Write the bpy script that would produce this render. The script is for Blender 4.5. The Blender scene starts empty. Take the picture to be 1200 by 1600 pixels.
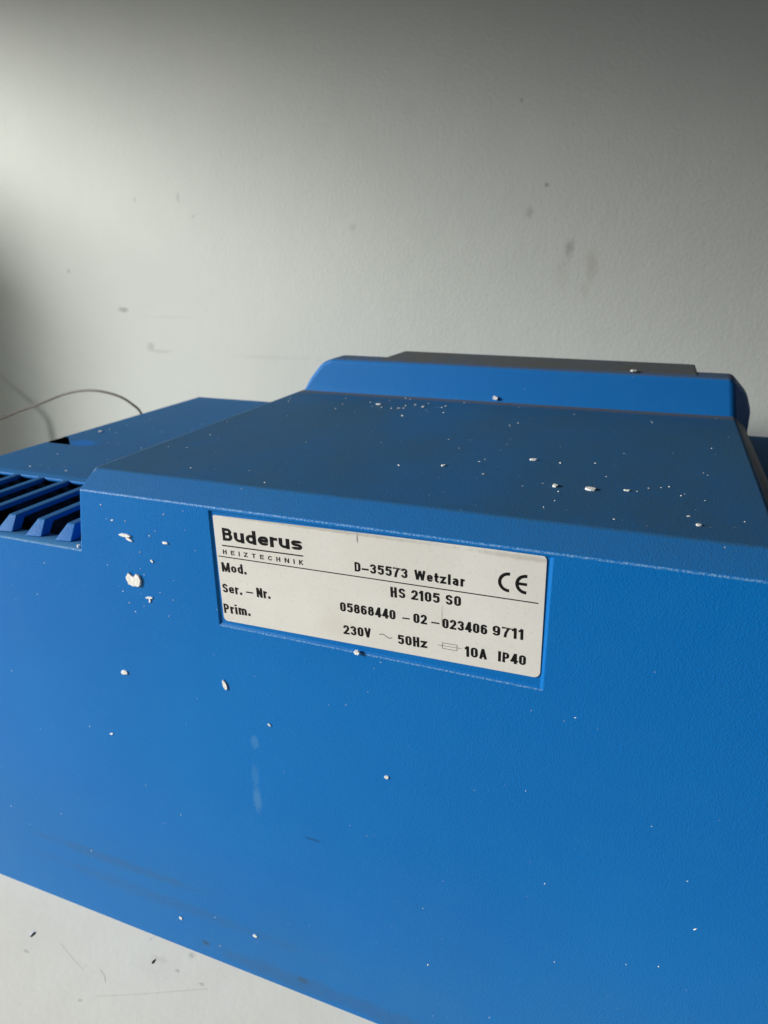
import bpy, bmesh, math, random
from mathutils import Vector, Matrix
random.seed(7)
S = bpy.context.scene
COL = S.collection
K = 0.001                                    # all measures below are in millimetres

# ------------------------------------------------------------------ camera
CAM = Vector((179.95, -168.92, 273.89))
cd = bpy.data.cameras.new('camera'); cam = bpy.data.objects.new('camera', cd); COL.objects.link(cam)
r_ = Vector((0.9315215, 0.36358479, -0.00859054)); d_ = Vector((0.11624223, -0.32003365, -0.94024795)); f_ = Vector((-0.34460911, 0.8748626, -0.34038213))
m3 = Matrix((r_, -d_, -f_)).transposed()
cam.matrix_world = Matrix.Translation(CAM * K) @ m3.to_4x4()
cd.sensor_fit = 'VERTICAL'; cd.sensor_height = 24; cd.sensor_width = 18; cd.lens = 24 * 1088 / 1600
cd.clip_start = 0.005; cd.clip_end = 20
cd.dof.use_dof = True; cd.dof.focus_distance = 0.206; cd.dof.aperture_fstop = 14.0
S.camera = cam

# ------------------------------------------------------------------ light: a window off to the left, dim room around
W = bpy.data.worlds.new("World"); S.world = W; W.use_nodes = True
bg = W.node_tree.nodes['Background']; bg.inputs[0].default_value = (0.90, 0.96, 1.0, 1); bg.inputs[1].default_value = 0.06
def area(name, loc, target, sx, sy, power, col, spread=180):
    l = bpy.data.lights.new(name, 'AREA'); l.shape = 'RECTANGLE'; l.size = sx * K; l.size_y = sy * K
    l.energy = power; l.color = col; l.spread = math.radians(spread)
    o = bpy.data.objects.new(name, l); COL.objects.link(o)
    o.location = Vector(loc) * K
    o.rotation_euler = (Vector(target) - Vector(loc)).to_track_quat('-Z', 'Z').to_euler()
    return o
area('window_light', (-2600, -1500, 1230), (0, 100, 150), 600, 600, 172, (1.0, 0.985, 0.95), 180)
S.view_settings.view_transform = 'Standard'; S.view_settings.look = 'None'
S.view_settings.exposure = 0.0; S.view_settings.gamma = 1.0
S.cycles.max_bounces = 8; S.cycles.diffuse_bounces = 5

# ------------------------------------------------------------------ materials
class N:
    def __init__(s, name):
        s.m = bpy.data.materials.new(name); s.m.use_nodes = True; s.t = s.m.node_tree
        s.p = s.t.nodes['Principled BSDF']
        s.geo = s.t.nodes.new('ShaderNodeNewGeometry'); s.pos = s.geo.outputs['Position']
    def n(s, typ, **kw):
        x = s.t.nodes.new(typ)
        for k, v in kw.items(): setattr(x, k, v)
        return x
    def put(s, sock, v):
        if hasattr(v, 'is_output') or isinstance(v, bpy.types.NodeSocket): s.t.links.new(v, sock)
        else: sock.default_value = v
    def math(s, op, a, b=None, c=None, clamp=False):
        x = s.n('ShaderNodeMath', operation=op, use_clamp=clamp); s.put(x.inputs[0], a)
        if b is not None: s.put(x.inputs[1], b)
        if c is not None: s.put(x.inputs[2], c)
        return x.outputs[0]
    def vmath(s, op, a, b):
        x = s.n('ShaderNodeVectorMath', operation=op); s.put(x.inputs[0], a); s.put(x.inputs[1], b)
        return x
    def noise(s, scale, detail=2, rough=.5, stretch=None, dist=0.0):
        v = s.pos
        if stretch: v = s.vmath('MULTIPLY', s.pos, stretch).outputs[0]
        x = s.n('ShaderNodeTexNoise'); s.put(x.inputs['Vector'], v); x.inputs['Scale'].default_value = scale
        x.inputs['Detail'].default_value = detail; x.inputs['Roughness'].default_value = rough; x.inputs['Distortion'].default_value = dist
        return x.outputs['Fac']
    def ramp(s, v, lo, hi, a=0.0, b=1.0, smooth=True):
        x = s.n('ShaderNodeMapRange', interpolation_type='SMOOTHSTEP' if smooth else 'LINEAR')
        s.put(x.inputs[0], v)
        for i, q in enumerate((lo, hi, a, b)): x.inputs[i + 1].default_value = q
        return x.outputs[0]
    def mix(s, f, a, b):
        x = s.n('ShaderNodeMix', data_type='RGBA'); s.put(x.inputs[0], f); s.put(x.inputs[6], a); s.put(x.inputs[7], b)
        return x.outputs[2]
    def spot(s, c, rad, soft=.5, warp=0.0, wscale=400):
        """soft elliptical mask at c (mm) with radii rad (mm)"""
        v = s.vmath('SUBTRACT', s.pos, tuple(q * K for q in c)).outputs[0]
        v = s.vmath('MULTIPLY', v, tuple(1 / (q * K) for q in rad)).outputs[0]
        d = s.n('ShaderNodeVectorMath', operation='LENGTH'); s.put(d.inputs[0], v)
        d = d.outputs['Value']
        if warp: d = s.math('ADD', d, s.math('MULTIPLY', s.math('SUBTRACT', s.noise(wscale, 3), .5), warp))
        return s.ramp(d, 1 - soft, 1 + soft, 1, 0)
    def bump(s, h, strength, dist, prev=None):
        b = s.n('ShaderNodeBump'); b.inputs['Strength'].default_value = strength; b.inputs['Distance'].default_value = dist * K
        s.put(b.inputs['Height'], h)
        if prev is not None: s.put(b.inputs['Normal'], prev)
        return b.outputs[0]
    def out(s, color, rough, normal=None, spec=.5):
        s.put(s.p.inputs['Base Color'], color); s.put(s.p.inputs['Roughness'], rough)
        s.put(s.p.inputs['Specular IOR Level'], spec)
        if normal is not None: s.put(s.p.inputs['Normal'], normal)
        return s.m

def sepxyz(a, v):
    x = a.n('ShaderNodeSeparateXYZ'); a.put(x.inputs[0], v); return x.outputs

BLUE = (0.0005, 0.150, 0.490, 1)
DUST = (0.042, 0.086, 0.089, 1)
def make_blue(name, dusty=1.0, brown=0.0, scuff_glints=()):
    a = N(name)
    big = a.noise(9, 3); mid = a.noise(70, 4, .6); fine = a.noise(900, 2, .6)
    col = a.mix(a.ramp(big, .35, .7), BLUE, (0.001, 0.166, 0.520, 1))
    # handled, slightly milky film on the sides
    col = a.mix(a.math('MULTIPLY', a.ramp(mid, .45, .8), .04), col, (0.06, 0.30, 0.45, 1))
    nz = sepxyz(a, a.geo.outputs['True Normal'])[2]
    up = a.ramp(nz, .55, 1.0)
    streak = a.noise(16, 5, .65, (1, .45, 1))
    amt = a.math('MULTIPLY', up, a.ramp(streak, .25, .75, .50 * dusty, .78 * dusty))
    grain = a.ramp(a.noise(1500, 2, .7), .35, .7, .75, 1.15)
    amt = a.math('MULTIPLY', amt, grain, clamp=True)
    col = a.mix(amt, col, DUST if not brown else (0.105, 0.108, 0.102, 1))
    # sparse pale dust specks
    v = a.n('ShaderNodeTexVoronoi'); v.inputs['Scale'].default_value = 330; a.put(v.inputs['Vector'], a.pos); v.inputs['Randomness'].default_value = 1
    rnd = sepxyz(a, v.outputs['Color'])[0]
    sp = a.math('MULTIPLY', a.ramp(v.outputs['Distance'], .05, .10, 1, 0), a.ramp(rnd, .90, .92))
    sp = a.math('MULTIPLY', sp, a.ramp(up, 0, .5, .35, .6))
    col = a.mix(sp, col, (0.50, 0.52, 0.52, 1))
    xyz = sepxyz(a, a.pos)
    for (x0w, x1w, val, half, inten, sc) in scuff_glints:      # scuffs and edge highlight painted as a pale line on a moulded edge
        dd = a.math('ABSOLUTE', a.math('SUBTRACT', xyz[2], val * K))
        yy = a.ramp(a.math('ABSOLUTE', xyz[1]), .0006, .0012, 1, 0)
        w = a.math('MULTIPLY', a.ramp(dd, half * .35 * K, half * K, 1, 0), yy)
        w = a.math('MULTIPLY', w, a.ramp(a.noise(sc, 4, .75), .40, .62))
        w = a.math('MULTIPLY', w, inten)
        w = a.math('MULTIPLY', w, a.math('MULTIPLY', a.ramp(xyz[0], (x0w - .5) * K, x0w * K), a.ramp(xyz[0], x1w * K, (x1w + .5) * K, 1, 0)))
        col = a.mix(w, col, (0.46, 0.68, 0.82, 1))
    return a, col, up, fine

def finish_blue(a, col, up, fine):
    v2 = a.n('ShaderNodeTexVoronoi'); v2.inputs['Scale'].default_value = 2300; a.put(v2.inputs['Vector'], a.pos)
    nrm = a.bump(v2.outputs['Distance'], .52, .14)
    nrm = a.bump(fine, .25, .10, nrm)
    nrm = a.bump(a.noise(30, 2), .15, 1.0, nrm)
    return a.out(col, a.ramp(up, 0, 1, .46, .80), nrm, .17)

a, col, up, fine = make_blue('blue_plastic_housing', 1.0, scuff_glints=((3.5, 219, 202.5, .36, .45, 1600), (55, 160, 161.35, .32, .45, 1400), (-121, 0, 179.9, .36, .35, 1600)))
# smears and dents on the front face
for c, rad, ink, am in (((64.6, 0, 117.4), (1.4, 3, 2.6), (.20, .45, .60, 1), .16), ((63.6, 0, 103.0), (1.3, 3, 4.5), (.20, .45, .60, 1), .10),
                        ((63.6, 0, 92.5), (1.5, 3, 5.0), (.20, .42, .55, 1), .2), ((32.2, 0, 7.8), (1.6, 3, 1.3), (.03, .06, .09, 1), .7),
                        ((77.3, 0, 7.8), (2.2, 3, 1.4), (.04, .07, .10, 1), .7), ((85.6, 0, 81.7), (3.5, 3, .5), (.01, .04, .09, 1), .5),
                        ((-10, 0, 36), (38, 3, 2.5), (.04, .10, .20, 1), .28), ((12, 0, 24), (60, 3, 3), (.04, .10, .20, 1), .20), ((95, 0, 6), (60, 3, 4), (.04, .09, .17, 1), .3)):
    mk = a.math('MULTIPLY', a.spot(c, rad, .45, 1.4, 900 if rad[0] < 6 else 90), am)
    col = a.mix(mk, col, ink)
# dust caught at the foot of the rear cap and a greyer film towards the bottom edge
xyz = sepxyz(a, a.pos)
seam = a.math('ABSOLUTE', a.math('SUBTRACT', xyz[0], a.math('MULTIPLY_ADD', xyz[1], -.0179, 5.35 * K)))
seam = a.math('MULTIPLY', a.ramp(seam, .3 * K, .75 * K, 1, 0), a.ramp(xyz[2], .2070, .2076))
seam = a.math('MULTIPLY', seam, a.ramp(a.noise(60, 3), .35, .6, .15, .5))
col = a.mix(seam, col, (0.34, 0.42, 0.46, 1))
brn = a.math('MULTIPLY', a.ramp(xyz[0], .2129, .2135), a.ramp(xyz[2], .2022, .2026))
col = a.mix(a.math('MULTIPLY', brn, .75), col, (0.115, 0.10, 0.08, 1))
foot = a.math('MULTIPLY', a.ramp(xyz[1], .1545, .161), a.ramp(xyz[2], .206, .208))
col = a.mix(a.math('MULTIPLY', foot, .6), col, (0.17, 0.14, 0.10, 1))
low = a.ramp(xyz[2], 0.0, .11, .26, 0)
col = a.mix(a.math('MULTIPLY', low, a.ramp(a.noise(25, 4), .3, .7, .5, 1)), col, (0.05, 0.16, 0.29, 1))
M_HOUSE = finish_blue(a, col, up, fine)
a, col, up, fine = make_blue('blue_plastic_wing', .8)
col = a.mix(a.math('MULTIPLY', a.spot((-92, 100, 186.5), (8, 5, 4), .5, .8, 120), .8), col, (0.004, 0.16, 0.57, 1)); M_WING = finish_blue(a, col, up, fine)
a, col, up, fine = make_blue('blue_plastic_cap', 1.15, 1.0)
col = a.mix(.14, col, (0.05, 0.10, 0.15, 1)); M_CAP = finish_blue(a, col, up, fine)
a, col, up, fine = make_blue('grey_dusty_panel', 1.7, 1.0); M_PANEL = finish_blue(a, col, up, fine)

def simple(name, c, rough, bumpscale=None, bs=.3, bd=.05, spec=.5):
    a = N(name)
    nrm = a.bump(a.noise(bumpscale, 3), bs, bd) if bumpscale else None
    return a.out(c, rough, nrm, spec)
M_CAVITY_SHADE = simple('cavity_shade', (0.002, 0.005, 0.014, 1), 1.0, spec=0.0)  # near-black colour stands in for shade inside the blue plastic
M_INK = simple('black_print', (0.005, 0.005, 0.006, 1), .6, spec=.2)
M_INKTHIN = simple('thin_black_print', (0.06, 0.06, 0.06, 1), .6)
M_FLAKE = simple('white_plaster', (0.88, 0.87, 0.84, 1), .9, 900, .8, .3)

# nameplate: pale foil with grain, yellowed patches and rub marks
a = N('silver_foil_plate')
col = a.mix(a.ramp(a.noise(30, 4, .6), .35, .75), (0.70, 0.69, 0.65, 1), (0.76, 0.75, 0.715, 1))
col = a.mix(a.math('MULTIPLY', a.ramp(a.noise(1300, 3, .8), .30, .42, 1, 0), .30), col, (0.36, 0.34, 0.30, 1))
col = a.mix(a.math('MULTIPLY', a.spot((98, 0, 169.5), (7, 3, 4), .6, .8, 120), .18), col, (0.55, 0.50, 0.36, 1))
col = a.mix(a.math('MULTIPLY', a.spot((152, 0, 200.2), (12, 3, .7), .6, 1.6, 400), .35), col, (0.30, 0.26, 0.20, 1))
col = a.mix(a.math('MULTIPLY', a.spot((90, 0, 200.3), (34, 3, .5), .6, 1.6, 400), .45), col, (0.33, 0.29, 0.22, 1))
col = a.mix(a.math('MULTIPLY', a.spot((105, 0, 199.0), (.25, 3, 1.4), .4, .8, 900), .7), col, (0.12, 0.11, 0.10, 1))
col = a.mix(a.math('MULTIPLY', a.spot((130.7, 0, 178.6), (.2, 3, 3.4), .5, 1.2, 900), .4), col, (0.2, 0.19, 0.17, 1))
nrm = a.bump(a.noise(900, 2), .20, .05)
M_PLATE = a.out(col, .42, nrm, .5); a.p.inputs['Metallic'].default_value = 0.0

# wall: matt white paint with faint orange peel and smudges
a = N('painted_wall')
col = a.mix(a.ramp(a.noise(5, 4, .6), .3, .7), (0.505, 0.528, 0.49, 1), (0.535, 0.555, 0.515, 1))
col = a.mix(a.math('MULTIPLY', a.ramp(a.noise(60, 5, .7), .62, .8), .12), col, (0.40, 0.39, 0.36, 1))
for c, rad, ink, am in (((103.6, 315.8), (1.2, 1.0), (.08, .08, .08, 1), .8), ((93.7, 300.7), (2.0, 3.0), (.16, .16, .15, 1), .5),
                        ((119.7, 279.6), (2.2, 4.5), (.14, .13, .12, 1), .6), ((134, 269.5), (3.2, 8), (.30, .22, .18, 1), .40), ((116, 266), (4, 8), (.35, .33, .30, 1), .3),
                        ((131, 255), (2, 4), (.30, .22, .18, 1), .3), ((85.3, 362.1), (.8, .8), (.10, .10, .10, 1), .6), ((-229.8, 237.8), (4.2, 1.8), (.12, .12, .11, 1), .75),
                        ((-281, 267.8), (1.8, 1.5), (.2, .2, .2, 1), .7), ((-207, 209.5), (3, 3), (.2, .2, .2, 1), .5), ((-198, 206.0), (10, 1.2), (.3, .3, .28, 1), .5),
                        ((-166, 318.8), (1.2, 3.0), (.25, .25, .25, 1), .6), ((-205.8, 318.5), (1, 2), (.3, .3, .3, 1), .6), ((-154, 305.4), (1.2, .9), (.25, .25, .25, 1), .6),
                        ((-185, 233), (20, 1.0), (.42, .41, .38, 1), .4), ((-95, 205), (30, 1.5), (.42, .42, .40, 1), .4), ((14, 362), (4, 6), (.42, .42, .41, 1), .35), ((-26, 295), (2, 2), (.3, .3, .3, 1), .5)):
    col = a.mix(a.math('MULTIPLY', a.spot((c[0], 300, c[1]), (rad[0], 5, rad[1]), .7, 1.6, 330), am * .62), col, ink)
nrm = a.bump(a.noise(420, 3, .6), .6, .35)
nrm = a.bump(a.noise(45, 3), .4, .8, nrm)
M_WALL = a.out(col, .75, nrm, .3)

# tabletop: white painted board with pinholes, nicks and pencil-thin scratches
a = N('painted_board')
col = a.mix(a.ramp(a.noise(14, 5, .6), .3, .7), (0.88, 0.82, 0.67, 1), (0.92, 0.87, 0.72, 1))
col = a.mix(a.math('MULTIPLY', a.ramp(a.noise(260, 5, .75), .62, .74), .30), col, (0.40, 0.38, 0.34, 1))
for c, rad, ink, am in (((-41, -25.6), (1.4, .5), (.06, .06, .05, 1), .7), ((24.4, -9.8), (1.0, .6), (.05, .05, .05, 1), .8), ((36.6, -11.0), (1.1, .5), (.08, .08, .07, 1), .8),
                        ((25.6, -2.0), (1.5, 1.0), (.26, .22, .17, 1), .8), ((-4.2, -33.7), (.8, .5), (.06, .06, .06, 1), .8), ((4.6, -2.2), (.8, .6), (.3, .28, .24, 1), .6),
                        ((16, -11.5), (9, 5), (.45, .42, .37, 1), .15), ((14.3, -8.2), (3, 1), (.3, .27, .22, 1), .4)):
    col = a.mix(a.math('MULTIPLY', a.spot((c[0], c[1], 0), (rad[0], rad[1], 5), .6, 1.6, 700), am * .38), col, ink)
nrm = a.bump(a.noise(350, 4, .6), .35, .2)
nrm = a.bump(a.noise(40, 2), .2, .8, nrm)
M_TABLE = a.out(col, .5, nrm, .4)
M_SCRATCH = simple('scratch_grime', (0.60, 0.57, 0.50, 1), .8)
M_HOLE = simple('dark_pinhole', (0.015, 0.013, 0.012, 1), .9)
M_CABLE = simple('brown_cable_sheath', (0.022, 0.012, 0.010, 1), .42, 300, .1, .1)

# ------------------------------------------------------------------ mesh helpers
def link(name, me, mat, parent=None):
    o = bpy.data.objects.new(name, me); COL.objects.link(o)
    if mat: me.materials.append(mat)
    if parent: o.parent = parent
    return o
def faces_obj(name, faces, mat, parent=None, bevel=0, angle=12, seg=3, sharp_w=None, smooth=True):
    """faces: lists of (x,y,z) in mm; merged where they meet. sharp_w(mid) -> bevel width of an edge in mm"""
    bm = bmesh.new()
    for f in faces:
        bm.faces.new([bm.verts.new(Vector(p) * K) for p in f])
    bmesh.ops.remove_doubles(bm, verts=bm.verts, dist=1e-6)
    if bevel:
        lay = bm.edges.layers.float.new('bevel_weight_edge')
        for e in bm.edges:
            if len(e.link_faces) == 2 and e.calc_face_angle(0) > math.radians(angle):
                w = bevel
                if sharp_w:
                    mid = (e.verts[0].co + e.verts[1].co) / 2 / K
                    q = sharp_w(mid, e)
                    if q is not None: w = q
                e[lay] = w / bevel
    me = bpy.data.meshes.new(name); bm.to_mesh(me); bm.free()
    o = link(name, me, mat, parent)
    if bevel:
        md = o.modifiers.new('b', 'BEVEL'); md.limit_method = 'WEIGHT'; md.width = bevel * K; md.segments = seg
        md.harden_normals = False; md.use_clamp_overlap = True
        wn = o.modifiers.new('w', 'WEIGHTED_NORMAL'); wn.keep_sharp = False
        for p in me.polygons: p.use_smooth = True
    return o
def tag(o, label=None, cat=None, group=None, kind=None):
    for k, v in (('label', label), ('category', cat), ('group', group), ('kind', kind)):
        if v: o[k] = v
    return o
def empty(name, loc):
    o = bpy.data.objects.new(name, None); COL.objects.link(o); o.empty_display_size = .02
    o.location = Vector(loc) * K; return o
def hexa(lo, hi):
    """box faces from two z-levels of four corners each (counter-clockwise from above)"""
    f = [list(reversed(lo)), list(hi)]
    for i in range(4):
        j = (i + 1) % 4
        f.append([lo[i], lo[j], hi[j], hi[i]])
    return f
def box(x0, x1, y0, y1, z0, z1):
    return hexa([(x0, y0, z0), (x1, y0, z0), (x1, y1, z0), (x0, y1, z0)], [(x0, y0, z1), (x1, y0, z1), (x1, y1, z1), (x0, y1, z1)])

# ------------------------------------------------------------------ setting
o = faces_obj('table', box(-900, 700, -420, 300, -40, 0), M_TABLE); tag(o, kind='structure'); table = o
o = faces_obj('wall', box(-2000, 1500, 300, 420, -900, 1900), M_WALL); tag(o, kind='structure')
# unseen slabs added on the left to shade the wall and unit
WX0, WX1 = -700, -620
def blocker_box(name, *b):
    return tag(faces_obj(name, box(*b), M_WALL), kind='structure')
tag(faces_obj('light_blocker_top', hexa([(-700, -679.5, 636), (-650, -679.5, 636), (-650, 299.5, 533), (-700, 299.5, 533)],
    [(-700, -679.5, 1900), (-650, -679.5, 1900), (-650, 299.5, 1900), (-700, 299.5, 1900)]), M_WALL), kind='structure')
blocker_box('light_blocker_near', -700, -650, -1900, -680, 0.5, 1900)
blocker_box('light_blocker_low', -700, -650, 22, 299.5, 0.5, 429)

# ------------------------------------------------------------------ the control unit
unit = empty('control_unit', (107.5, 0, 0))
tag(unit, 'blue plastic heating control unit with vented wing, rear cap and silver nameplate', 'control unit')
def part(o, label=None):
    o.matrix_parent_inverse = unit.matrix_basis.inverted() if not o.parent else o.matrix_parent_inverse
    o.parent = unit
    o.matrix_parent_inverse = Matrix.Translation(Vector((-107.5, 0, 0)) * K)
    if label: o['label'] = label
    return o
ZC, ZT, ZL, YB = 202.6, 208.5, 180.0, 229
XW0, XW1 = -121, 334
R0, R1, RB, RT, RD = 54.9, 160.2, 161.4, 201.5, 0.6      # nameplate recess
F = []
def q(*p): F.append(list(p))
# front face, with the recess let into it
xs_low = [XW0, 0.0, R0, R1, 219.5, XW1]
for x0, x1 in zip(xs_low, xs_low[1:]):
    q((x0, 0, 0), (x1, 0, 0), (x1, 0, RB), (x0, 0, RB))
for x0, x1 in zip(xs_low, xs_low[1:]):
    if x0 == R0: continue
    q((x0, 0, RB), (x1, 0, RB), (x1, 0, ZL), (x0, 0, ZL))
q((0, 0, ZL), (R0, 0, ZL), (R0, 0, RT), (R0, 0, ZC), (3.8, 0, ZC))
q((R1, 0, ZL), (219.5, 0, ZL), (219.0, 0, ZC), (R1, 0, ZC), (R1, 0, RT))
q((R0, 0, RT), (R1, 0, RT), (R1, 0, ZC), (R0, 0, ZC))
a_, b_, c_, e_ = (R0 + .5, RD, RB + .8), (R1 - .9, RD, RB + .8), (R1 - .9, RD, RT - .25), (R0 + .5, RD, RT - .25)
A_, B_, C_, E_ = (R0, 0, RB), (R1, 0, RB), (R1, 0, RT), (R0, 0, RT)
q(a_, b_, c_, e_); q(A_, B_, b_, a_)
q(B_, (R1, 0, ZL), C_, c_, b_); q(C_, E_, e_, c_); q(E_, (R0, 0, ZL), A_, a_, e_)
# chamfer, top, side walls
tl, tr = (4.8, 7.5, ZT), (212.2, 7.5, ZT)
bl, br = (2.0, 164, ZT), (212.6, 164, ZT)
q((3.8, 0, ZC), (R0, 0, ZC), (R1, 0, ZC), (219.0, 0, ZC), tr, tl)
q(tl, tr, br, bl)
q(bl, br, (212.6, YB, ZT), (2.0, YB, ZT))
q((219.0, 0, ZC), (218.4, 164, ZC), br, tr); q((218.4, 164, ZC), (218.4, YB, ZC), (212.6, YB, ZT), br)
q((219.5, 0, ZL), (219.5, 164, ZL), (218.4, 164, ZC), (219.0, 0, ZC)); q((219.5, 164, ZL), (219.5, YB, ZL), (218.4, YB, ZC), (218.4, 164, ZC))
q((0, 0, ZL), (3.8, 0, ZC), tl, bl, (0, 164, ZL)); q((0, 164, ZL), bl, (2.0, YB, ZT), (0, YB, ZL))
# ledge behind the front lip of both wings, outer walls, back
q((XW0, 0, ZL), (0, 0, ZL), (0, 9, ZL - .2), (XW0, 9, ZL - .2))
q((219.5, 0, ZL), (XW1, 0, ZL), (XW1, 9, ZL - .2), (219.5, 9, ZL - .2))
q((XW0, 0, 0), (XW0, 0, RB), (XW0, 0, ZL), (XW0, 9, ZL - .2), (XW0, YB, ZL), (XW0, YB, 0))
q((XW1, 0, 0), (XW1, YB, 0), (XW1, YB, ZL), (XW1, 9, ZL - .2), (XW1, 0, ZL), (XW1, 0, RB))
q((XW0, YB, 0), (XW0, YB, ZL), (0, YB, ZL), (2, YB, ZT), (212.6, YB, ZT), (218.4, YB, ZC), (219.5, YB, ZL), (XW1, YB, ZL), (XW1, YB, 0))
def shw(m, e):
    v = abs((e.verts[0].co - e.verts[1].co).normalized().x)
    if abs(m.y - 0) < 1.1 and RB - 1 < m.z < RT + .3 and R0 - 1 < m.x < R1 + 1: return .22
    if abs(m.z - ZC) < .1 and m.y < .1: return .55
    if abs(m.z - ZT) < .1 and abs(m.y - 7.5) < .1: return .8
    if m.y < .1 and abs(m.z - ZL) < .1: return .4
    return None
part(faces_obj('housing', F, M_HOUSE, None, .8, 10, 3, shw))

# raised rear cap --------------------------------------------------
def prism_xz(prof_front, prof_back, yf, yb):
    """prof: list of (x,z,dy) around; joins front loop to back loop"""
    n = len(prof_front); fs = []
    fr = [(x, yf + dy, z) for x, z, dy in prof_front]; bk = [(x, yb + dy, z) for x, z, dy in prof_back]
    fs.append(fr); fs.append(list(reversed(bk)))
    for i in range(n):
        j = (i + 1) % n
        fs.append([fr[j], fr[i], bk[i], bk[j]])
    return fs
fs = []
# front face points (leaning back 3.5 mm), mid ring (side edge), back ring
f0 = [(2.4, 164, 207.2), (211.6, 164, 207.2), (209.6, 167.4, 224.6), (19.0, 167.4, 225.3), (13.8, 167.0, 223.4), (6.8, 165.6, 214.6)]
f0 = [(2.4, 163.9, 207.2), (212.8, 163.9, 207.2), (210.2, 166.6, 224.4), (18.5, 166.6, 225.4), (12.8, 166.3, 222.8), (6.4, 165.2, 214.8)]
mR = [(220.4, 176.5, 190.0), (220.2, 176.5, 209.0), (217.4, 175.8, 217.0)]
bk = [(0, 183, 190), (220.4, 183, 190.0), (220.2, 183, 209.0), (217.4, 183, 217.0), (210.6, 183, 224.6), (19.5, 183, 225.6), (13, 183, 223.2), (5, 183, 214), (0, 183, 205)]
fs.append(f0)
g1 = (213.4, 164.6, 198.0)
fs.append([f0[1], mR[1], mR[2], f0[2]])
fs.append([(214.0, 166.0, 190.0), mR[0], mR[1], f0[1]])
fs.append([mR[0], bk[1], bk[2], mR[1]]); fs.append([mR[1], bk[2], bk[3], mR[2]]); fs.append([mR[2], bk[3], bk[4], f0[2]])
fs.append([f0[2], bk[4], bk[5], f0[3]]); fs.append([f0[3], bk[5], bk[6], f0[4]]); fs.append([f0[4], bk[6], bk[7], f0[5]]); fs.append([f0[5], bk[7], bk[8], f0[0]])
fs.append([bk[0], bk[8], bk[7], bk[6], bk[5], bk[4], bk[3], bk[2], bk[1]])
fs.append([f0[0], bk[8], bk[0], (2.4, 164, 195)])
part(faces_obj('rear_cap', fs, M_CAP, None, 2.1, 14, 5))
# narrower dusty panel behind, a little higher
lo = [(42.5, 171, 208), (198.5, 170, 208), (198.5, 203, 208), (43.5, 205, 208)]
hi = [(43.5, 171, 225.42), (196.5, 170, 224.72), (195.6, 198, 225.9), (47.0, 203, 226.3)]
part(faces_obj('rear_panel', hexa(lo, hi), M_PANEL, None, 1.0, 14, 3), 'narrow dust-grey panel behind the blue rear cap')

# left wing: cover plate, notch, slats -------------------------------
ZP, ZS = 186.5, 185.5
def wing(x_in, x_out, s, mat):
    """cover of a wing; s=-1 left, +1 right"""
    xe = x_out; fs = []
    y0, y1 = 48.7, 51.5
    nx0, nx1, ny0, ny1 = x_out, x_out - s * 16.5, 95.0, 107.5
    def P(x, y, z): return (x, y, z)
    def add(l): fs.append(l if s > 0 else list(reversed(l)))
    # sloped leading edge, slab front
    add([P(x_in, y0, ZS), P(nx1, y0, ZS), P(nx1, y1, ZP), P(x_in, y1, ZP)])
    add([P(nx1, y0, ZS), P(xe, y0, ZS), P(xe, y1, ZP), P(nx1, y1, ZP)])
    add([P(x_in, y0, 160), P(nx1, y0, 160), P(nx1, y0, ZS), P(x_in, y0, ZS)])
    add([P(nx1, y0, 160), P(xe, y0, 160), P(xe, y0, ZS), P(nx1, y0, ZS)])
    add([P(x_in, y1, ZP), P(nx1, y1, ZP), P(nx1, ny0, ZP), P(x_in, ny0, ZP)])
    add([P(nx1, y1, ZP), P(xe, y1, ZP), P(xe, ny0, ZP), P(nx1, ny0, ZP)])
    add([P(x_in, ny0, ZP), P(nx1, ny0, ZP), P(xe - s * 3, ny1, ZP), P(x_in, ny1, ZP)])
    add([P(x_in, ny1, ZP), P(xe - s * 3, ny1, ZP), P(xe, ny1, ZP), P(xe, YB, ZP), P(x_in, YB, ZP)])
    # outer rim
    xo = x_out + s * 8
    add([P(xe, y0, ZS), P(xo, y0, ZL), P(xo, y1, ZL), P(xe, y1, ZP)])
    add([P(xe, y1, ZP), P(xo, y1, ZL), P(xo, ny0, ZL), P(xe, ny0, ZP)])
    add([P(xe, ny1, ZP), P(xo, ny1, ZL), P(xo, YB, ZL), P(xe, YB, ZP)])
    add([P(x_in, YB, ZP), P(xe, YB, ZP), P(xo, YB, ZL), P(x_in, YB, ZL)])
    return fs
part(faces_obj('wing_cover', wing(2.2, -112.5, -1, M_WING), M_WING, None, .5, 12, 2))
part(faces_obj('wing_cover', wing(218.2, 326, 1, M_WING), M_WING, None, .5, 12, 2))
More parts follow.
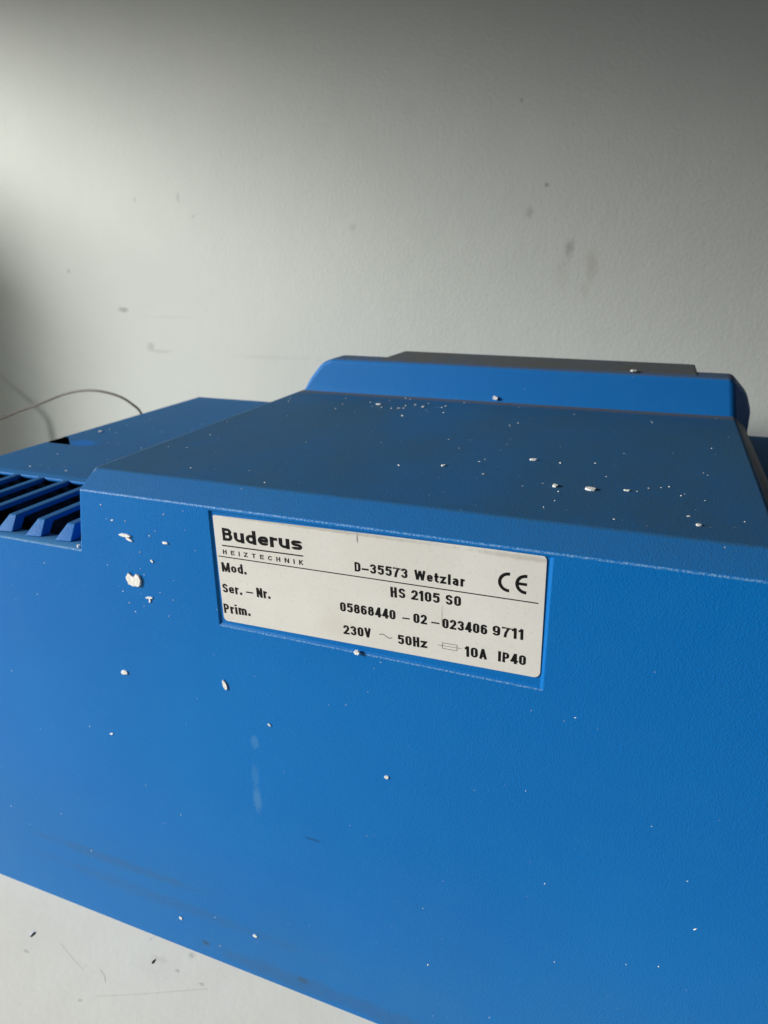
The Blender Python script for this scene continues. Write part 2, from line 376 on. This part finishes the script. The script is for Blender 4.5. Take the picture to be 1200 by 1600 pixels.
def slat(r, wtop, base_l, mir=None, last=False):
    """r: x of the steep right face; y from bevel to the cover plate"""
    t0 = r - wtop
    z0 = ZL - .1
    xr = r + (.5 if not last else 0)
    zb = 183.5; bl2 = t0 - .3
    fs = [
        [(t0, 8.5, ZS), (r, 8.5, ZS), (r, 49.2, ZS), (t0, 49.2, ZS)],
        [(base_l, 3.6, z0), (xr, 4.8, z0), (r, 8.5, ZS), (t0, 8.5, ZS)],
        [(xr, 4.8, z0), (xr, 9.2, z0), (r, 12, zb), (r, 49.2, zb), (r, 49.2, ZS), (r, 8.5, ZS)],
        [(base_l, 3.6, z0), (t0, 8.5, ZS), (t0, 49.2, ZS), (bl2, 49.2, zb), (bl2, 12, zb), (base_l, 9.2, z0)],
        [(base_l, 9.2, z0), (xr, 9.2, z0), (xr, 4.8, z0), (base_l, 3.6, z0)],
        [(bl2, 12, zb), (r, 12, zb), (xr, 9.2, z0), (base_l, 9.2, z0)],
        [(bl2, 49.2, zb), (r, 49.2, zb), (r, 12, zb), (bl2, 12, zb)],
    ]
    if mir is not None: fs = [[(2 * mir - x, y, z) for x, y, z in reversed(f)] for f in fs]
    return fs
me_cache = None
for side, mir in ((0, None), (1, 109.8)):
    for k in range(8):
        r = -9.4 - 14.05 * k
        part(faces_obj('slat', slat(r, 3.6, r - 6.4, mir), M_WING, None, .45, 12, 2))
# first half-slat against the body wall is the r=-9.4 one widened to the wall
# cavity below the slats and in the notch, its shade painted near-black
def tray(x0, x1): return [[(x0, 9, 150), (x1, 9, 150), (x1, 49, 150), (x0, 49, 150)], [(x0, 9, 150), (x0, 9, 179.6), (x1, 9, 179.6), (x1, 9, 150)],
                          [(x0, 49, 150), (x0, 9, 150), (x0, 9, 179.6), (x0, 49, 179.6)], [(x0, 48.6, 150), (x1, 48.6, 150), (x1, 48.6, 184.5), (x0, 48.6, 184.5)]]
part(faces_obj('notch_cavity', [[(-112.4, 95.8, 172), (-112.4, 109, 172), (-112.4, 109, 186.3), (-112.4, 95.8, 186.3)], [(-112.4, 95.8, 172), (-94, 95.8, 172), (-94, 109, 172), (-112.4, 109, 172)], [(-112.4, 109, 172), (-94, 109, 172), (-94, 109, 186.2), (-112.4, 109, 186.2)]], M_CAVITY_SHADE))
part(faces_obj('vent_cavity', tray(-112, -.2), M_CAVITY_SHADE)); part(faces_obj('vent_cavity', tray(219.8, 325), M_CAVITY_SHADE))

# ------------------------------------------------------------------ nameplate and its print
AX = Vector((102.0, 0, 1.55)).normalized(); AZ = Vector((-AX.z, 0, AX.x)); PO = Vector((107.6, 0, 182.45))
PW, PH, YF = 51.2, 18.35, .3
def P2(u, v, y): p = PO + AX * u + AZ * v; return Vector((p.x, y, p.z)) * K
bm = bmesh.new(); loop = []
for cx, cz, a0, rr in ((PW, PH, 0, 1.5), (-PW, PH, 90, .5), (-PW, -PH, 180, 1.5), (PW, -PH, 270, 1.8)):
    sx, sz = (1 if cx > 0 else -1), (1 if cz > 0 else -1)
    for i in range(7):
        t = math.radians(a0 + i * 15); loop.append((cx - sx * rr + rr * math.cos(t), cz - sz * rr + rr * math.sin(t)))
top = [bm.verts.new(P2(u, v, YF)) for u, v in loop]; bot = [bm.verts.new(P2(u, v, RD)) for u, v in loop]
bm.faces.new(top)
for i in range(len(loop)):
    j = (i + 1) % len(loop); bm.faces.new([top[j], top[i], bot[i], bot[j]])
bmesh.ops.recalc_face_normals(bm, faces=bm.faces)
me = bpy.data.meshes.new('nameplate'); bm.to_mesh(me); bm.free()
plate = part(link('nameplate', me, M_PLATE), 'silvery white rating plate with black print')

def rounded(pts, closed=False):
    """polyline with corner radii -> dense points"""
    out = []; n = len(pts)
    for i, p in enumerate(pts):
        x, y = p[0], p[1]; r = p[2] if len(p) > 2 else 0
        if r <= 0 or (not closed and i in (0, n - 1)): out.append((x, y)); continue
        a = Vector(pts[i - 1][:2]); b = Vector((x, y)); c = Vector(pts[(i + 1) % n][:2])
        u = (a - b); v = (c - b); lu, lv = u.length, v.length; u.normalize(); v.normalize()
        ang = u.angle(v); d = min(r / math.tan(ang / 2), lu * .5 if (i > 1 or closed) else lu, lv * .5 if (i < n - 2 or closed) else lv)
        s0, s1 = b + u * d, b + v * d
        for k in range(9):
            t = k / 8; w = .9
            # rational quadratic = circular-ish arc
            ww = math.sin(ang / 2)
            den = (1 - t) ** 2 + 2 * t * (1 - t) * ww + t * t
            pt = (s0 * (1 - t) ** 2 + b * 2 * t * (1 - t) * ww + s1 * t * t) / den
            out.append((pt.x, pt.y))
    return out
def ribbon(pts, closed, w, thin=0.0):
    """-> list of quads (2D) of half-width w/2 with mitred joins"""
    P = [Vector(p) for p in pts]; Q = [P[0]]
    for p in P[1:]:
        if (p - Q[-1]).length > 1e-4: Q.append(p)
    if closed and (Q[0] - Q[-1]).length < 1e-4: Q.pop()
    n = len(Q); L = []; R = []
    for i in range(n):
        if closed or 0 < i < n - 1:
            d0 = (Q[i] - Q[i - 1]).normalized(); d1 = (Q[(i + 1) % n] - Q[i]).normalized()
        elif i == 0: d0 = d1 = (Q[1] - Q[0]).normalized()
        else: d0 = d1 = (Q[-1] - Q[-2]).normalized()
        t = d0 + d1
        t = t.normalized() if t.length > 1e-6 else d0
        nn = Vector((-t.y, t.x)); c = max(.45, nn.dot(Vector((-d0.y, d0.x)))); h = w / 2 / c * (1 - thin * abs(nn.y))
        L.append(Q[i] + nn * h); R.append(Q[i] - nn * h)
    return [(L[i], L[(i + 1) % n], R[(i + 1) % n], R[i]) for i in range(n if closed else n - 1)]
def glyph(ch, w, s):
    """strokes of a condensed grotesque in a cell 0..w x 0..1; returns (strokes, advance width)"""
    a = s / 2; x = .735
    if ch in '1': w = w * .62
    if ch in 'I': w = s
    if ch in 'il': w = s
    if ch == '.': w = s
    if ch == ' ': return [], w * .42
    if ch == '-': return [([(0, .36), (w * 1.05, .36)], False)], w * 1.05
    if ch in 'r': w = w * .70
    if ch in 't': w = w * .66
    if ch in 'm': w = w * 1.45
    if ch in 'N': w = w * 1.12
    if ch in 'M': w = w * 1.5
    if ch in 'W': w = w * 1.7
    L, Rr, B, T = a, w - a, a, 1 - a; r = min((Rr - L) / 2, .30); X = x - a; m = w / 2
    G = {
     '0': [([(L, B, r), (Rr, B, r), (Rr, T, r), (L, T, r)], True)],
     'O': [([(L, B, r), (Rr, B, r), (Rr, T, r), (L, T, r)], True)],
     '1': [([(w - a, 0), (w - a, 1)], False), ([(0, .76), (w - a - .10, .80), (w - a, .98)], False)],
     '2': [([(L, .66), (L, T, r), (Rr, T, r), (Rr, .55, .12), (L + .01, .16), (L, B)], False), ([(0, B), (w, B)], False)],
     '3': [([(L, .70), (L, T, r), (Rr, T, r), (Rr, .54, .14), (m - .05, .54)], False), ([(m - .05, .53), (Rr, .53, .15), (Rr, B, r), (L, B, r), (L, .31)], False)],
     '4': [([(Rr - .05, 0), (Rr - .05, 1)], False), ([(0, .27), (w + .02, .27)], False), ([(L - .02, .25), (Rr - .07, .96)], False)],
     '5': [([(w - .02, T), (L + .02, T), (L, .50)], False), ([(L + .01, .56), (m * .9, .62, .1), (Rr, .62, r), (Rr, B, r), (L, B, r), (L, .29)], False)],
     '6': [([(Rr, .73), (Rr, T, r), (L, T, r), (L, .3)], False), ([(L, B, r), (Rr, B, r), (Rr, .60, r), (L, .60, r)], True)],
     '9': [([(L, .27), (L, B, r), (Rr, B, r), (Rr, .7)], False), ([(L, .40, r), (Rr, .40, r), (Rr, T, r), (L, T, r)], True)],
     '7': [([(0, T), (w - .03, T), (w - a - .02, T - .04), (m - .03, .40), (m - .08, 0)], False)],
     '8': [([(L, B, r), (Rr, B, r), (Rr, .54, r * .8), (L, .54, r * .8)], True), ([(L + .02, .54, r * .8), (Rr - .02, .54, r * .8), (Rr - .02, T, r), (L + .02, T, r)], True)],
     'D': [([(L, B), (Rr, B, r), (Rr, T, r), (L, T)], True)],
     'B': [([(L, B), (Rr, B, r * .8), (Rr, .54, r * .8), (L, .54)], True), ([(L, .54), (Rr - .03, .54, r * .75), (Rr - .03, T, r * .75), (L, T)], True)],
     'P': [([(L, 0), (L, T), (Rr, T, r), (Rr, .46, r), (L, .46)], False)],
     'H': [([(L, 0), (L, 1)], False), ([(Rr, 0), (Rr, 1)], False), ([(L, .53), (Rr, .53)], False)],
     'E': [([(w, T), (L, T), (L, B), (w, B)], False), ([(L, .53), (w - .05, .53)], False)],
     'I': [([(a, 0), (a, 1)], False)],
     'Z': [([(0, T), (w - a, T), (a, B), (w, B)], False)],
     'T': [([(0, T), (w, T)], False), ([(m, 0), (m, T)], False)],
     'C': [([(Rr, .66), (Rr, T, r), (L, T, r), (L, B, r), (Rr, B, r), (Rr, .34)], False)],
     'N': [([(L, 0), (L, 1)], False), ([(Rr, 0), (Rr, 1)], False), ([(L + .01, .96), (Rr - .01, .04)], False)],
     'K': [([(L, 0), (L, 1)], False), ([(w - a * .6, 1), (L + .03, .42)], False), ([(L + .16, .56), (w - a * .5, 0)], False)],
     'M': [([(L, 0), (L, 1)], False), ([(Rr, 0), (Rr, 1)], False), ([(L + .02, .97), (m, .06), (Rr - .02, .97)], False)],
     'V': [([(a * .7, 1), (m, .04), (w - a * .7, 1)], False)],
     'A': [([(a * .7, 0), (m, .95), (w - a * .7, 0)], False), ([(L + .06, .27), (Rr - .06, .27)], False)],
     'W': [([(a * .7, 1), (w * .28, .06), (m, .94), (w * .72, .06), (w - a * .7, 1)], False)],
     'S': [([(Rr, .70), (Rr, T, r), (L, T, r), (L, .56, .14), (Rr, .46, .14), (Rr, B, r), (L, B, r), (L, .30)], False)],
     'u': [([(L, x), (L, B, r), (Rr, B, r), (Rr, .3)], False), ([(Rr, 0), (Rr, x)], False)],
     'd': [([(L, B, r), (Rr, B, r), (Rr, X, r), (L, X, r)], True), ([(Rr, 0), (Rr, 1)], False)],
     'o': [([(L, B, r), (Rr, B, r), (Rr, X, r), (L, X, r)], True)],
     'e': [([(Rr, .24), (Rr, B, r), (L, B, r), (L, X, r), (Rr, X, r), (Rr, .37), (L, .37)], False)],
     'r': [([(L, 0), (L, x)], False), ([(L, .45), (L, X, .2), (w, X)], False)],
     's': [([(Rr, .52), (Rr, X, r), (L, X, r), (L, .40, .1), (Rr, .35, .1), (Rr, B, r), (L, B, r), (L, .22)], False)],
     't': [([(m - .02, .93), (m - .02, B, .12), (w, B)], False), ([(0, X), (w, X)], False)],
     'z': [([(0, X), (w - a, X), (a, B), (w, B)], False)],
     'l': [([(a, 0), (a, 1)], False)],
     'i': [([(a, 0), (a, x)], False), ([(a, .84), (a, 1)], False)],
     'a': [([(L, .52), (L, X, r), (Rr, X, r), (Rr, 0)], False), ([(Rr, .42), (L, .42, .16), (L, B, .16), (Rr, B, .16), (Rr, .3)], False)],
     'm': [([(L, 0), (L, x)], False), ([(L, .4), (L, X, .2), (m, X, .2), (m, 0)], False), ([(m, .4), (m, X, .2), (Rr, X, .2), (Rr, 0)], False)],
     '.': [([(a, 0), (a, s * 1.05)], False)],
    }
    return [(rounded(p, c), c) for p, c in G[ch]], w
INKY = YF - .012
def ink_obj(quads, mat, label=None):
    bm = bmesh.new()
    for n_, qd in enumerate(quads):
        y = INKY - (n_ % 5) * .0012
        try: bm.faces.new([bm.verts.new(Vector((p[0], y, p[1])) * K) for p in qd])
        except ValueError: pass
    me = bpy.data.meshes.new('lettering'); bm.to_mesh(me); bm.free()
    o = bpy.data.objects.new('lettering', me); COL.objects.link(o); me.materials.append(mat)
    o.parent = plate
    if label: o['label'] = label
    return o
def line_text(txt, p0, p1, cap, w=.55, s=.25, gap=.07, label=None, mat=None):
    """txt from baseline start p0 to baseline end p1 (x,z in mm), cap height in mm"""
    items = []; x = 0
    for i, ch in enumerate(txt):
        g, adv = glyph(ch, w, s); items.append((x, g)); x += adv + gap
    total = x - gap
    d = Vector((p1[0] - p0[0], p1[1] - p0[1])); Ln = d.length; d.normalize(); n = Vector((-d.y, d.x))
    kx = Ln / total; qs = []
    for ox, g in items:
        for pts, c in g:
            # stroke weight kept even by working in physical units
            pp = [((ox + a) * kx, b * cap) for a, b in pts]
            segs = [[pp[i], pp[i + 1]] for i in range(len(pp) - 1)] if txt[items.index((ox, g))] in 'WVAM' and not c else [pp]
            for qd in (q_ for sg in segs for q_ in ribbon(sg, c, s * cap, .30)):
                qs.append([Vector(p0) + d * v.x + n * v.y for v in qd])
    return ink_obj(qs, mat or M_INK, label)
def bar(p0, p1, th, mat=M_INK, label=None):
    return ink_obj(ribbon([p0, p1], False, th), mat, label)
line_text('Buderus', (58.9, 191.75), (87.2, 192.4), 4.6, .72, .285, .05, 'bold brand word')
bar((58.6, 190.2), (87.2, 190.8), .42)
line_text('HEIZTECHNIK', (58.7, 187.25), (87.1, 187.8), 1.6, .85, .27, .85, 'small spaced capitals')
bar((56.9, 186.3), (157.2, 187.6), .34, label='long printed rule')
line_text('D-35573', (103.8, 188.4), (120.4, 188.72), 3.2)
line_text('Wetzlar', (122.3, 188.75), (137.0, 189.02), 3.2, .48)
line_text('Mod.', (57.7, 181.0), (66.9, 181.4), 3.35)
line_text('HS', (115.0, 182.1), (119.8, 182.3), 3.3, .52)
line_text('2105', (121.4, 182.33), (130.0, 182.6), 3.3)
line_text('S0', (131.6, 182.62), (136.2, 182.75), 3.3)
line_text('Ser.', (57.3, 173.55), (64.6, 173.85), 3.35)
bar((66.0, 175.2), (68.6, 175.3), .45)
line_text('Nr.', (69.9, 174.1), (74.9, 174.3), 3.35)
line_text('Prim.', (57.0, 166.15), (67.1, 166.8), 3.5)
line_text('05868440', (98.8, 174.45), (116.7, 174.85), 3.3)
bar((118.7, 175.95), (121.0, 176.05), .45)
line_text('02', (122.1, 174.97), (126.3, 175.1), 3.3)
bar((127.5, 176.2), (130.0, 176.3), .45)
line_text('023406', (130.8, 174.98), (143.9, 175.3), 3.3)
line_text('9711', (145.2, 175.55), (154.0, 175.8), 3.3)
line_text('230V', (99.7, 166.8), (108.8, 167.2), 3.35)
line_text('50Hz', (117.3, 167.0), (126.5, 167.4), 3.3)
line_text('10A', (137.7, 167.2), (144.1, 167.5), 3.4)
line_text('IP40', (147.2, 167.7), (155.1, 167.9), 3.3)
ink_obj(ribbon([(111.5 + 4.1 * t / 16, 169.0 - .012 * t + .42 * math.sin(t / 16 * 2 * math.pi)) for t in range(17)], False, .22), M_INK, 'printed wavy line')
qs = ribbon([(131.0, 167.95), (135.35, 168.05), (135.35, 169.95), (131.0, 169.85)], True, .17) + ribbon([(129.7, 169.3), (136.6, 169.55)], False, .15)
qs = ribbon([(131.0, 168.45), (135.35, 168.55), (135.35, 170.35), (131.0, 170.25)], True, .17) + ribbon([(129.6, 169.3), (136.7, 169.5)], False, .15)
ink_obj(qs, M_INKTHIN, 'printed fuse symbol')
def arc(cx, cz, r, a0, a1, n=28): return [(cx + r * math.cos(math.radians(a0 + (a1 - a0) * i / n)), cz + r * math.sin(math.radians(a0 + (a1 - a0) * i / n))) for i in range(n + 1)]
ink_obj(ribbon(arc(149.0, 192.4, 2.45, 84, 276), False, .92), M_INK, 'round printed letter C')
ink_obj(ribbon(arc(153.6, 192.5, 2.40, 84, 276), False, .92) + ribbon([(151.4, 192.5), (153.9, 192.52)], False, .85), M_INK, 'round printed letter E')

# ------------------------------------------------------------------ cable behind the unit
def tube(name, pts, rad, mat, res=10):
    P = [Vector(p) * K for p in pts]
    # Catmull-Rom resample
    Q = []
    for i in range(len(P) - 1):
        p0, p1, p2, p3 = P[max(i - 1, 0)], P[i], P[i + 1], P[min(i + 2, len(P) - 1)]
        for k in range(8):
            t = k / 8
            Q.append(.5 * ((2 * p1) + (-p0 + p2) * t + (2 * p0 - 5 * p1 + 4 * p2 - p3) * t * t + (-p0 + 3 * p1 - 3 * p2 + p3) * t ** 3))
    Q.append(P[-1]); bm = bmesh.new(); rings = []; up = Vector((0, 1, 0))
    for i, p in enumerate(Q):
        t = (Q[min(i + 1, len(Q) - 1)] - Q[max(i - 1, 0)]).normalized()
        u = (up - t * up.dot(t)).normalized(); v = t.cross(u); up = u
        rings.append([bm.verts.new(p + (u * math.cos(2 * math.pi * k / res) + v * math.sin(2 * math.pi * k / res)) * rad * K) for k in range(res)])
    for A, B in zip(rings, rings[1:]):
        for k in range(res):
            f = bm.faces.new([A[k], A[(k + 1) % res], B[(k + 1) % res], B[k]]); f.smooth = True
    bm.faces.new(rings[0]); bm.faces.new(list(reversed(rings[-1])))
    bmesh.ops.recalc_face_normals(bm, faces=bm.faces)
    me = bpy.data.meshes.new(name); bm.to_mesh(me); bm.free()
    return link(name, me, mat)
cab = tube('cable', [(-640, 246, 20), (-540, 248, 62), (-430, 250, 112), (-330.6, 250, 151.0), (-284.6, 250, 166.4), (-255.7, 250, 176.3), (-229.1, 250, 180.9), (-204.7, 250, 178.8), (-189.4, 250, 172.4), (-181, 250, 163), (-172, 248, 130), (-160, 245, 60), (-150, 240, 1.6)], 0.9, M_CABLE)
tag(cab, 'thin dark brown cable arching up behind the left wing of the blue unit', 'cable')

lead = tube('power_lead', [(-640, 250, 360), (-540, 254, 292), (-470, 257, 236), (-418, 258, 198), (-389, 258, 176), (-377, 258, 163), (-376, 258, 148), (-378, 257, 100), (-384, 255, 50), (-392, 250, 2.6)], 2.3, M_CABLE)
tag(lead, 'thicker dark lead hanging by the wall, left of the cable, seen by its shadow', 'lead')

# ------------------------------------------------------------------ plaster flakes
def flake_mesh(name, w, h, th, seed, notch=False, jag=.35, n=11):
    rnd = random.Random(seed); pts = []
    for i in range(n):
        t = 2 * math.pi * i / n; r = 1 - jag * rnd.random()
        if notch and i in (4, 5): r *= .45
        ex = 3.0 if notch else 2.2
        c, s_ = math.cos(t), math.sin(t)
        k = 1 / ((abs(c) ** ex + abs(s_) ** ex) ** (1 / ex))
        pts.append((w / 2 * r * c * k, h / 2 * r * s_ * k))
    bm = bmesh.new()
    lo = [bm.verts.new(Vector((x, y, 0)) * K) for x, y in pts]
    hi = [bm.verts.new(Vector((x * .96, y * .96, th * (.85 + .2 * rnd.random()))) * K) for x, y in pts]
    ce = bm.verts.new(Vector((0, 0, th * .9)) * K)
    for i in range(n):
        j = (i + 1) % n; bm.faces.new([lo[i], lo[j], hi[j], hi[i]]); bm.faces.new([hi[i], hi[j], ce])
    bm.faces.new(list(reversed(lo)))
    me = bpy.data.meshes.new(name); bm.to_mesh(me); bm.free(); return me
FR = Matrix(((1, 0, 0), (0, 0, -1), (0, 1, 0)))       # local z -> -y (sticks to the front face)
TP = Matrix.Identity(3)
def flake(loc, w, h, ang, label, base='F', th=.35, notch=False, jag=.35, seed=0, n=11, name='plaster_flake'):
    me = flake_mesh(name, w, h, th, seed, notch, jag, n)
    o = link(name, me, M_FLAKE)
    B = FR if base == 'F' else TP
    o.matrix_world = Matrix.Translation(Vector(loc) * K) @ (B @ Matrix.Rotation(math.radians(ang), 3, 'Z')).to_4x4()
    return tag(o, label, 'plaster flake', 'white plaster flakes stuck on the blue unit')
flake((22.0, -.02, 172.6), 6.4, 5.4, 4, 'largest white plaster flake, squarish with nicked left side, left of the nameplate', th=.7, notch=True, jag=.16, seed=3, n=18)
flake((21.0, -.02, 188.6), 5.8, 1.5, -3, 'long thin plaster flake above the largest one on the front face', th=.6, jag=.3, seed=5)
flake((22.4, -.02, 187.2), 3.4, 1.0, -14, 'small plaster sliver touching the underside of the long thin flake', th=.4, seed=6)
flake((27.4, -.02, 166.6), 3.4, .8, 8, 'plaster sliver shaped like a bent bar below right of the largest flake', seed=7)
flake((27.5, -.02, 165.6), .8, 2.2, -8, 'tiny upright plaster sliver below the largest flake', seed=8)
flake((36.9, -.02, 188.1), 2.6, 1.0, 2, 'short plaster flake between the long thin flake and the nameplate', seed=9)
flake((30.6, -.02, 180.7), 1.6, .8, -30, 'small tilted plaster chip above right of the largest flake', seed=10)
flake((11.4, -.02, 133.6), 3.4, 2.2, 10, 'plump plaster flake alone on the left of the front face, below the largest flake', seed=11, th=.5)
flake((54.8, -.02, 138.3), 1.8, 4.6, 12, 'upright narrow plaster flake just below the left corner of the nameplate', seed=12, th=.5)
flake((104.4, -.3, 162.0), 2.0, 1.7, 0, 'plaster flake caught on the lower rim of the nameplate recess', seed=13, th=.8)
flake((113.5, -.02, 117.6), 1.7, 1.5, 40, 'lone plaster flake on the middle of the front face below the nameplate', seed=14)
flake((20.9, -.02, 17.0), 1.6, 2.0, 0, 'plaster flake near the bottom edge, the left of two there', seed=15)
flake((57.0, -.02, 22.9), 2.4, 1.3, 3, 'plaster flake near the bottom edge, the right of two there, flat below', seed=16)
flake((.1, -.02, 103.6), 2.2, .7, 12, 'thin curved plaster sliver low on the left of the front face', seed=17)
flake((71.1, -.02, 126.5), 1.6, .8, -30, 'small plaster chip under the left half of the nameplate', seed=18)
flake((143.2, 65.7, ZT + .02), 3.2, 1.6, 8, 'oblong plaster flake on the dusty top right of centre', 'T', seed=19, th=.55)
flake((164.8, 38.7, ZT + .02), 4.0, 3.4, 20, 'biggest plaster flake on the dusty top, nearest the front chamfer', 'T', seed=20, th=.55)
flake((154.4, 38.3, ZT + .02), 2.0, 2.6, 0, 'plaster flake left of the biggest one on the dusty top', 'T', seed=21, th=.55)
flake((175.2, 41.1, ZT + .02), 2.2, 1.0, 0, 'thin plaster sliver right of the biggest flake on the dusty top', 'T', seed=22)
flake((194.2, 17.5, ZT + .02), 1.8, 1.6, 0, 'plaster chip near the front right end of the dusty top', 'T', seed=23)
flake((116.0, 48.4, ZT + .02), 1.6, 1.8, 0, 'plaster chip at the centre of the dusty top', 'T', seed=24)
flake((56.2, 139.9, ZT + .02), 3.2, 2.4, 0, 'plaster flake at the back left of the dusty top, by the rear cap', 'T', seed=25)
flake((78.2, 140.9, ZT + .02), 1.8, 1.8, 0, 'plaster chip in front of the rear cap, right of the flake at the back left', 'T', seed=26)
flake((107.6, 163.4, 210.6), 3.2, 2.2, 0, 'plaster flake stuck on the front of the rear cap', 'F', seed=27, th=.55)
flake((169.0, 170.2, 225.3), 3.0, 4.0, 0, 'plaster flake on the upper rim of the rear cap', 'T', seed=28, th=.55)
flake((-101.6, 122.6, ZP + .02), 2.2, 2.6, 0, 'plaster flake on the left wing near its back rim', 'T', seed=29, th=.55)
flake((-2.2, 1.6, ZL + .25), 1.5, 1.4, 0, 'plaster chip in the corner beside the last vent slat', 'T', seed=30, th=.9)

# uncountable crumbs and hair-fine slivers
def crumbs(name, spots, label):
    bm = bmesh.new(); rnd = random.Random(11)
    for (x, y, z, s, base) in spots:
        ang = rnd.random() * math.pi; asp = 1 if rnd.random() < .6 else 2.2
        vs = []
        for i in range(5):
            t = 2 * math.pi * i / 5; u = s / 2 * asp * math.cos(t) * (.6 + .5 * rnd.random()); v = s / 2 * math.sin(t) * (.6 + .5 * rnd.random())
            u, v = u * math.cos(ang) - v * math.sin(ang), u * math.sin(ang) + v * math.cos(ang)
            vs.append((u, v))
        B = FR if base == 'F' else TP
        lo = [bm.verts.new((Vector((x, y, z)) + B @ Vector((u, v, 0))) * K) for u, v in vs]
        tp = bm.verts.new((Vector((x, y, z)) + B @ Vector((0, 0, s * .35))) * K)
        for i in range(5): bm.faces.new([lo[i], lo[(i + 1) % 5], tp])
    me = bpy.data.meshes.new(name); bm.to_mesh(me); bm.free()
    o = link(name, me, M_FLAKE); tag(o, label, 'plaster dust', kind='stuff'); return o
rnd = random.Random(5); sp = []
def clear(x, z): return not (54 < x < 161 and 160 < z < 202)
for _ in range(48):
    x, z = rnd.uniform(-70, 215), rnd.uniform(5, 198)
    if clear(x, z) and (x > 4 or z < 176): sp.append((x, -.02, z, rnd.choice((.3, .35, .45, .6)), 'F'))
for _ in range(20):                                   # thicker near the big flakes
    x, z = rnd.gauss(27, 13), rnd.gauss(178, 13)
    if 6 < x < 53 and z < 201: sp.append((x, -.02, z, rnd.choice((.25, .3, .4, .75)), 'F'))
for _ in range(55):
    x, y = rnd.uniform(8, 208), 10 + 150 * rnd.random() ** .8
    sp.append((x, y, ZT + .02, rnd.choice((.3, .4, .5, .8)), 'T'))
for _ in range(24):
    x, y = rnd.gauss(60, 22), rnd.gauss(138, 10)
    if y < 160 and x > 5: sp.append((x, y, ZT + .02, rnd.choice((.4, .5, .6, 1.1)), 'T'))
for _ in range(13):
    x, y = rnd.gauss(178, 20), rnd.gauss(42, 12)
    if 9 < y and x < 210: sp.append((x, y, ZT + .02, rnd.choice((.4, .6, .9)), 'T'))
for _ in range(25): sp.append((rnd.uniform(-105, 0), rnd.uniform(53, 160), ZP + .02, rnd.choice((.4, .5, .8)), 'T'))
crumbs('plaster_dust', sp, 'fine white plaster crumbs scattered over the blue plastic')

# ------------------------------------------------------------------ marks in the board
def disc(name, c, rx, ry, z, mat, seed, n=14):
    rnd = random.Random(seed); bm = bmesh.new()
    bm.faces.new([bm.verts.new(Vector((c[0] + rx * math.cos(2 * math.pi * i / n) * (.75 + .4 * rnd.random()), c[1] + ry * math.sin(2 * math.pi * i / n) * (.75 + .4 * rnd.random()), z)) * K) for i in range(n)])
    me = bpy.data.meshes.new(name); bm.to_mesh(me); bm.free()
    o = link(name, me, mat); o.parent = table; return o
disc('pinhole', (-44.6, -18.6), 0.8, 1.5, .03, M_HOLE, 1); disc('pinhole', (12.5, -10.0), .6, 1.3, .03, M_HOLE, 2)
disc('paint_chip', (-45.8, -18.4), .6, 1.9, .05, M_FLAKE, 3)
def scratch(pts, w):
    bm = bmesh.new()
    for qd in ribbon(pts, False, w): bm.faces.new([bm.verts.new(Vector((p.x, p.y, .04)) * K) for p in qd])
    me = bpy.data.meshes.new('scratch'); bm.to_mesh(me); bm.free(); o = link('scratch', me, M_SCRATCH); o.parent = table
scratch([(0.6, -30.2), (14, -24.3), (28, -17.6), (40.4, -11.7)], .14)
scratch([(-29.9, -17.8), (-21, -20.8), (-12.5, -23.3)], .10)
scratch([(-5.8, -20.8), (-2.5, -22.2), (0.1, -24.3)], .20)
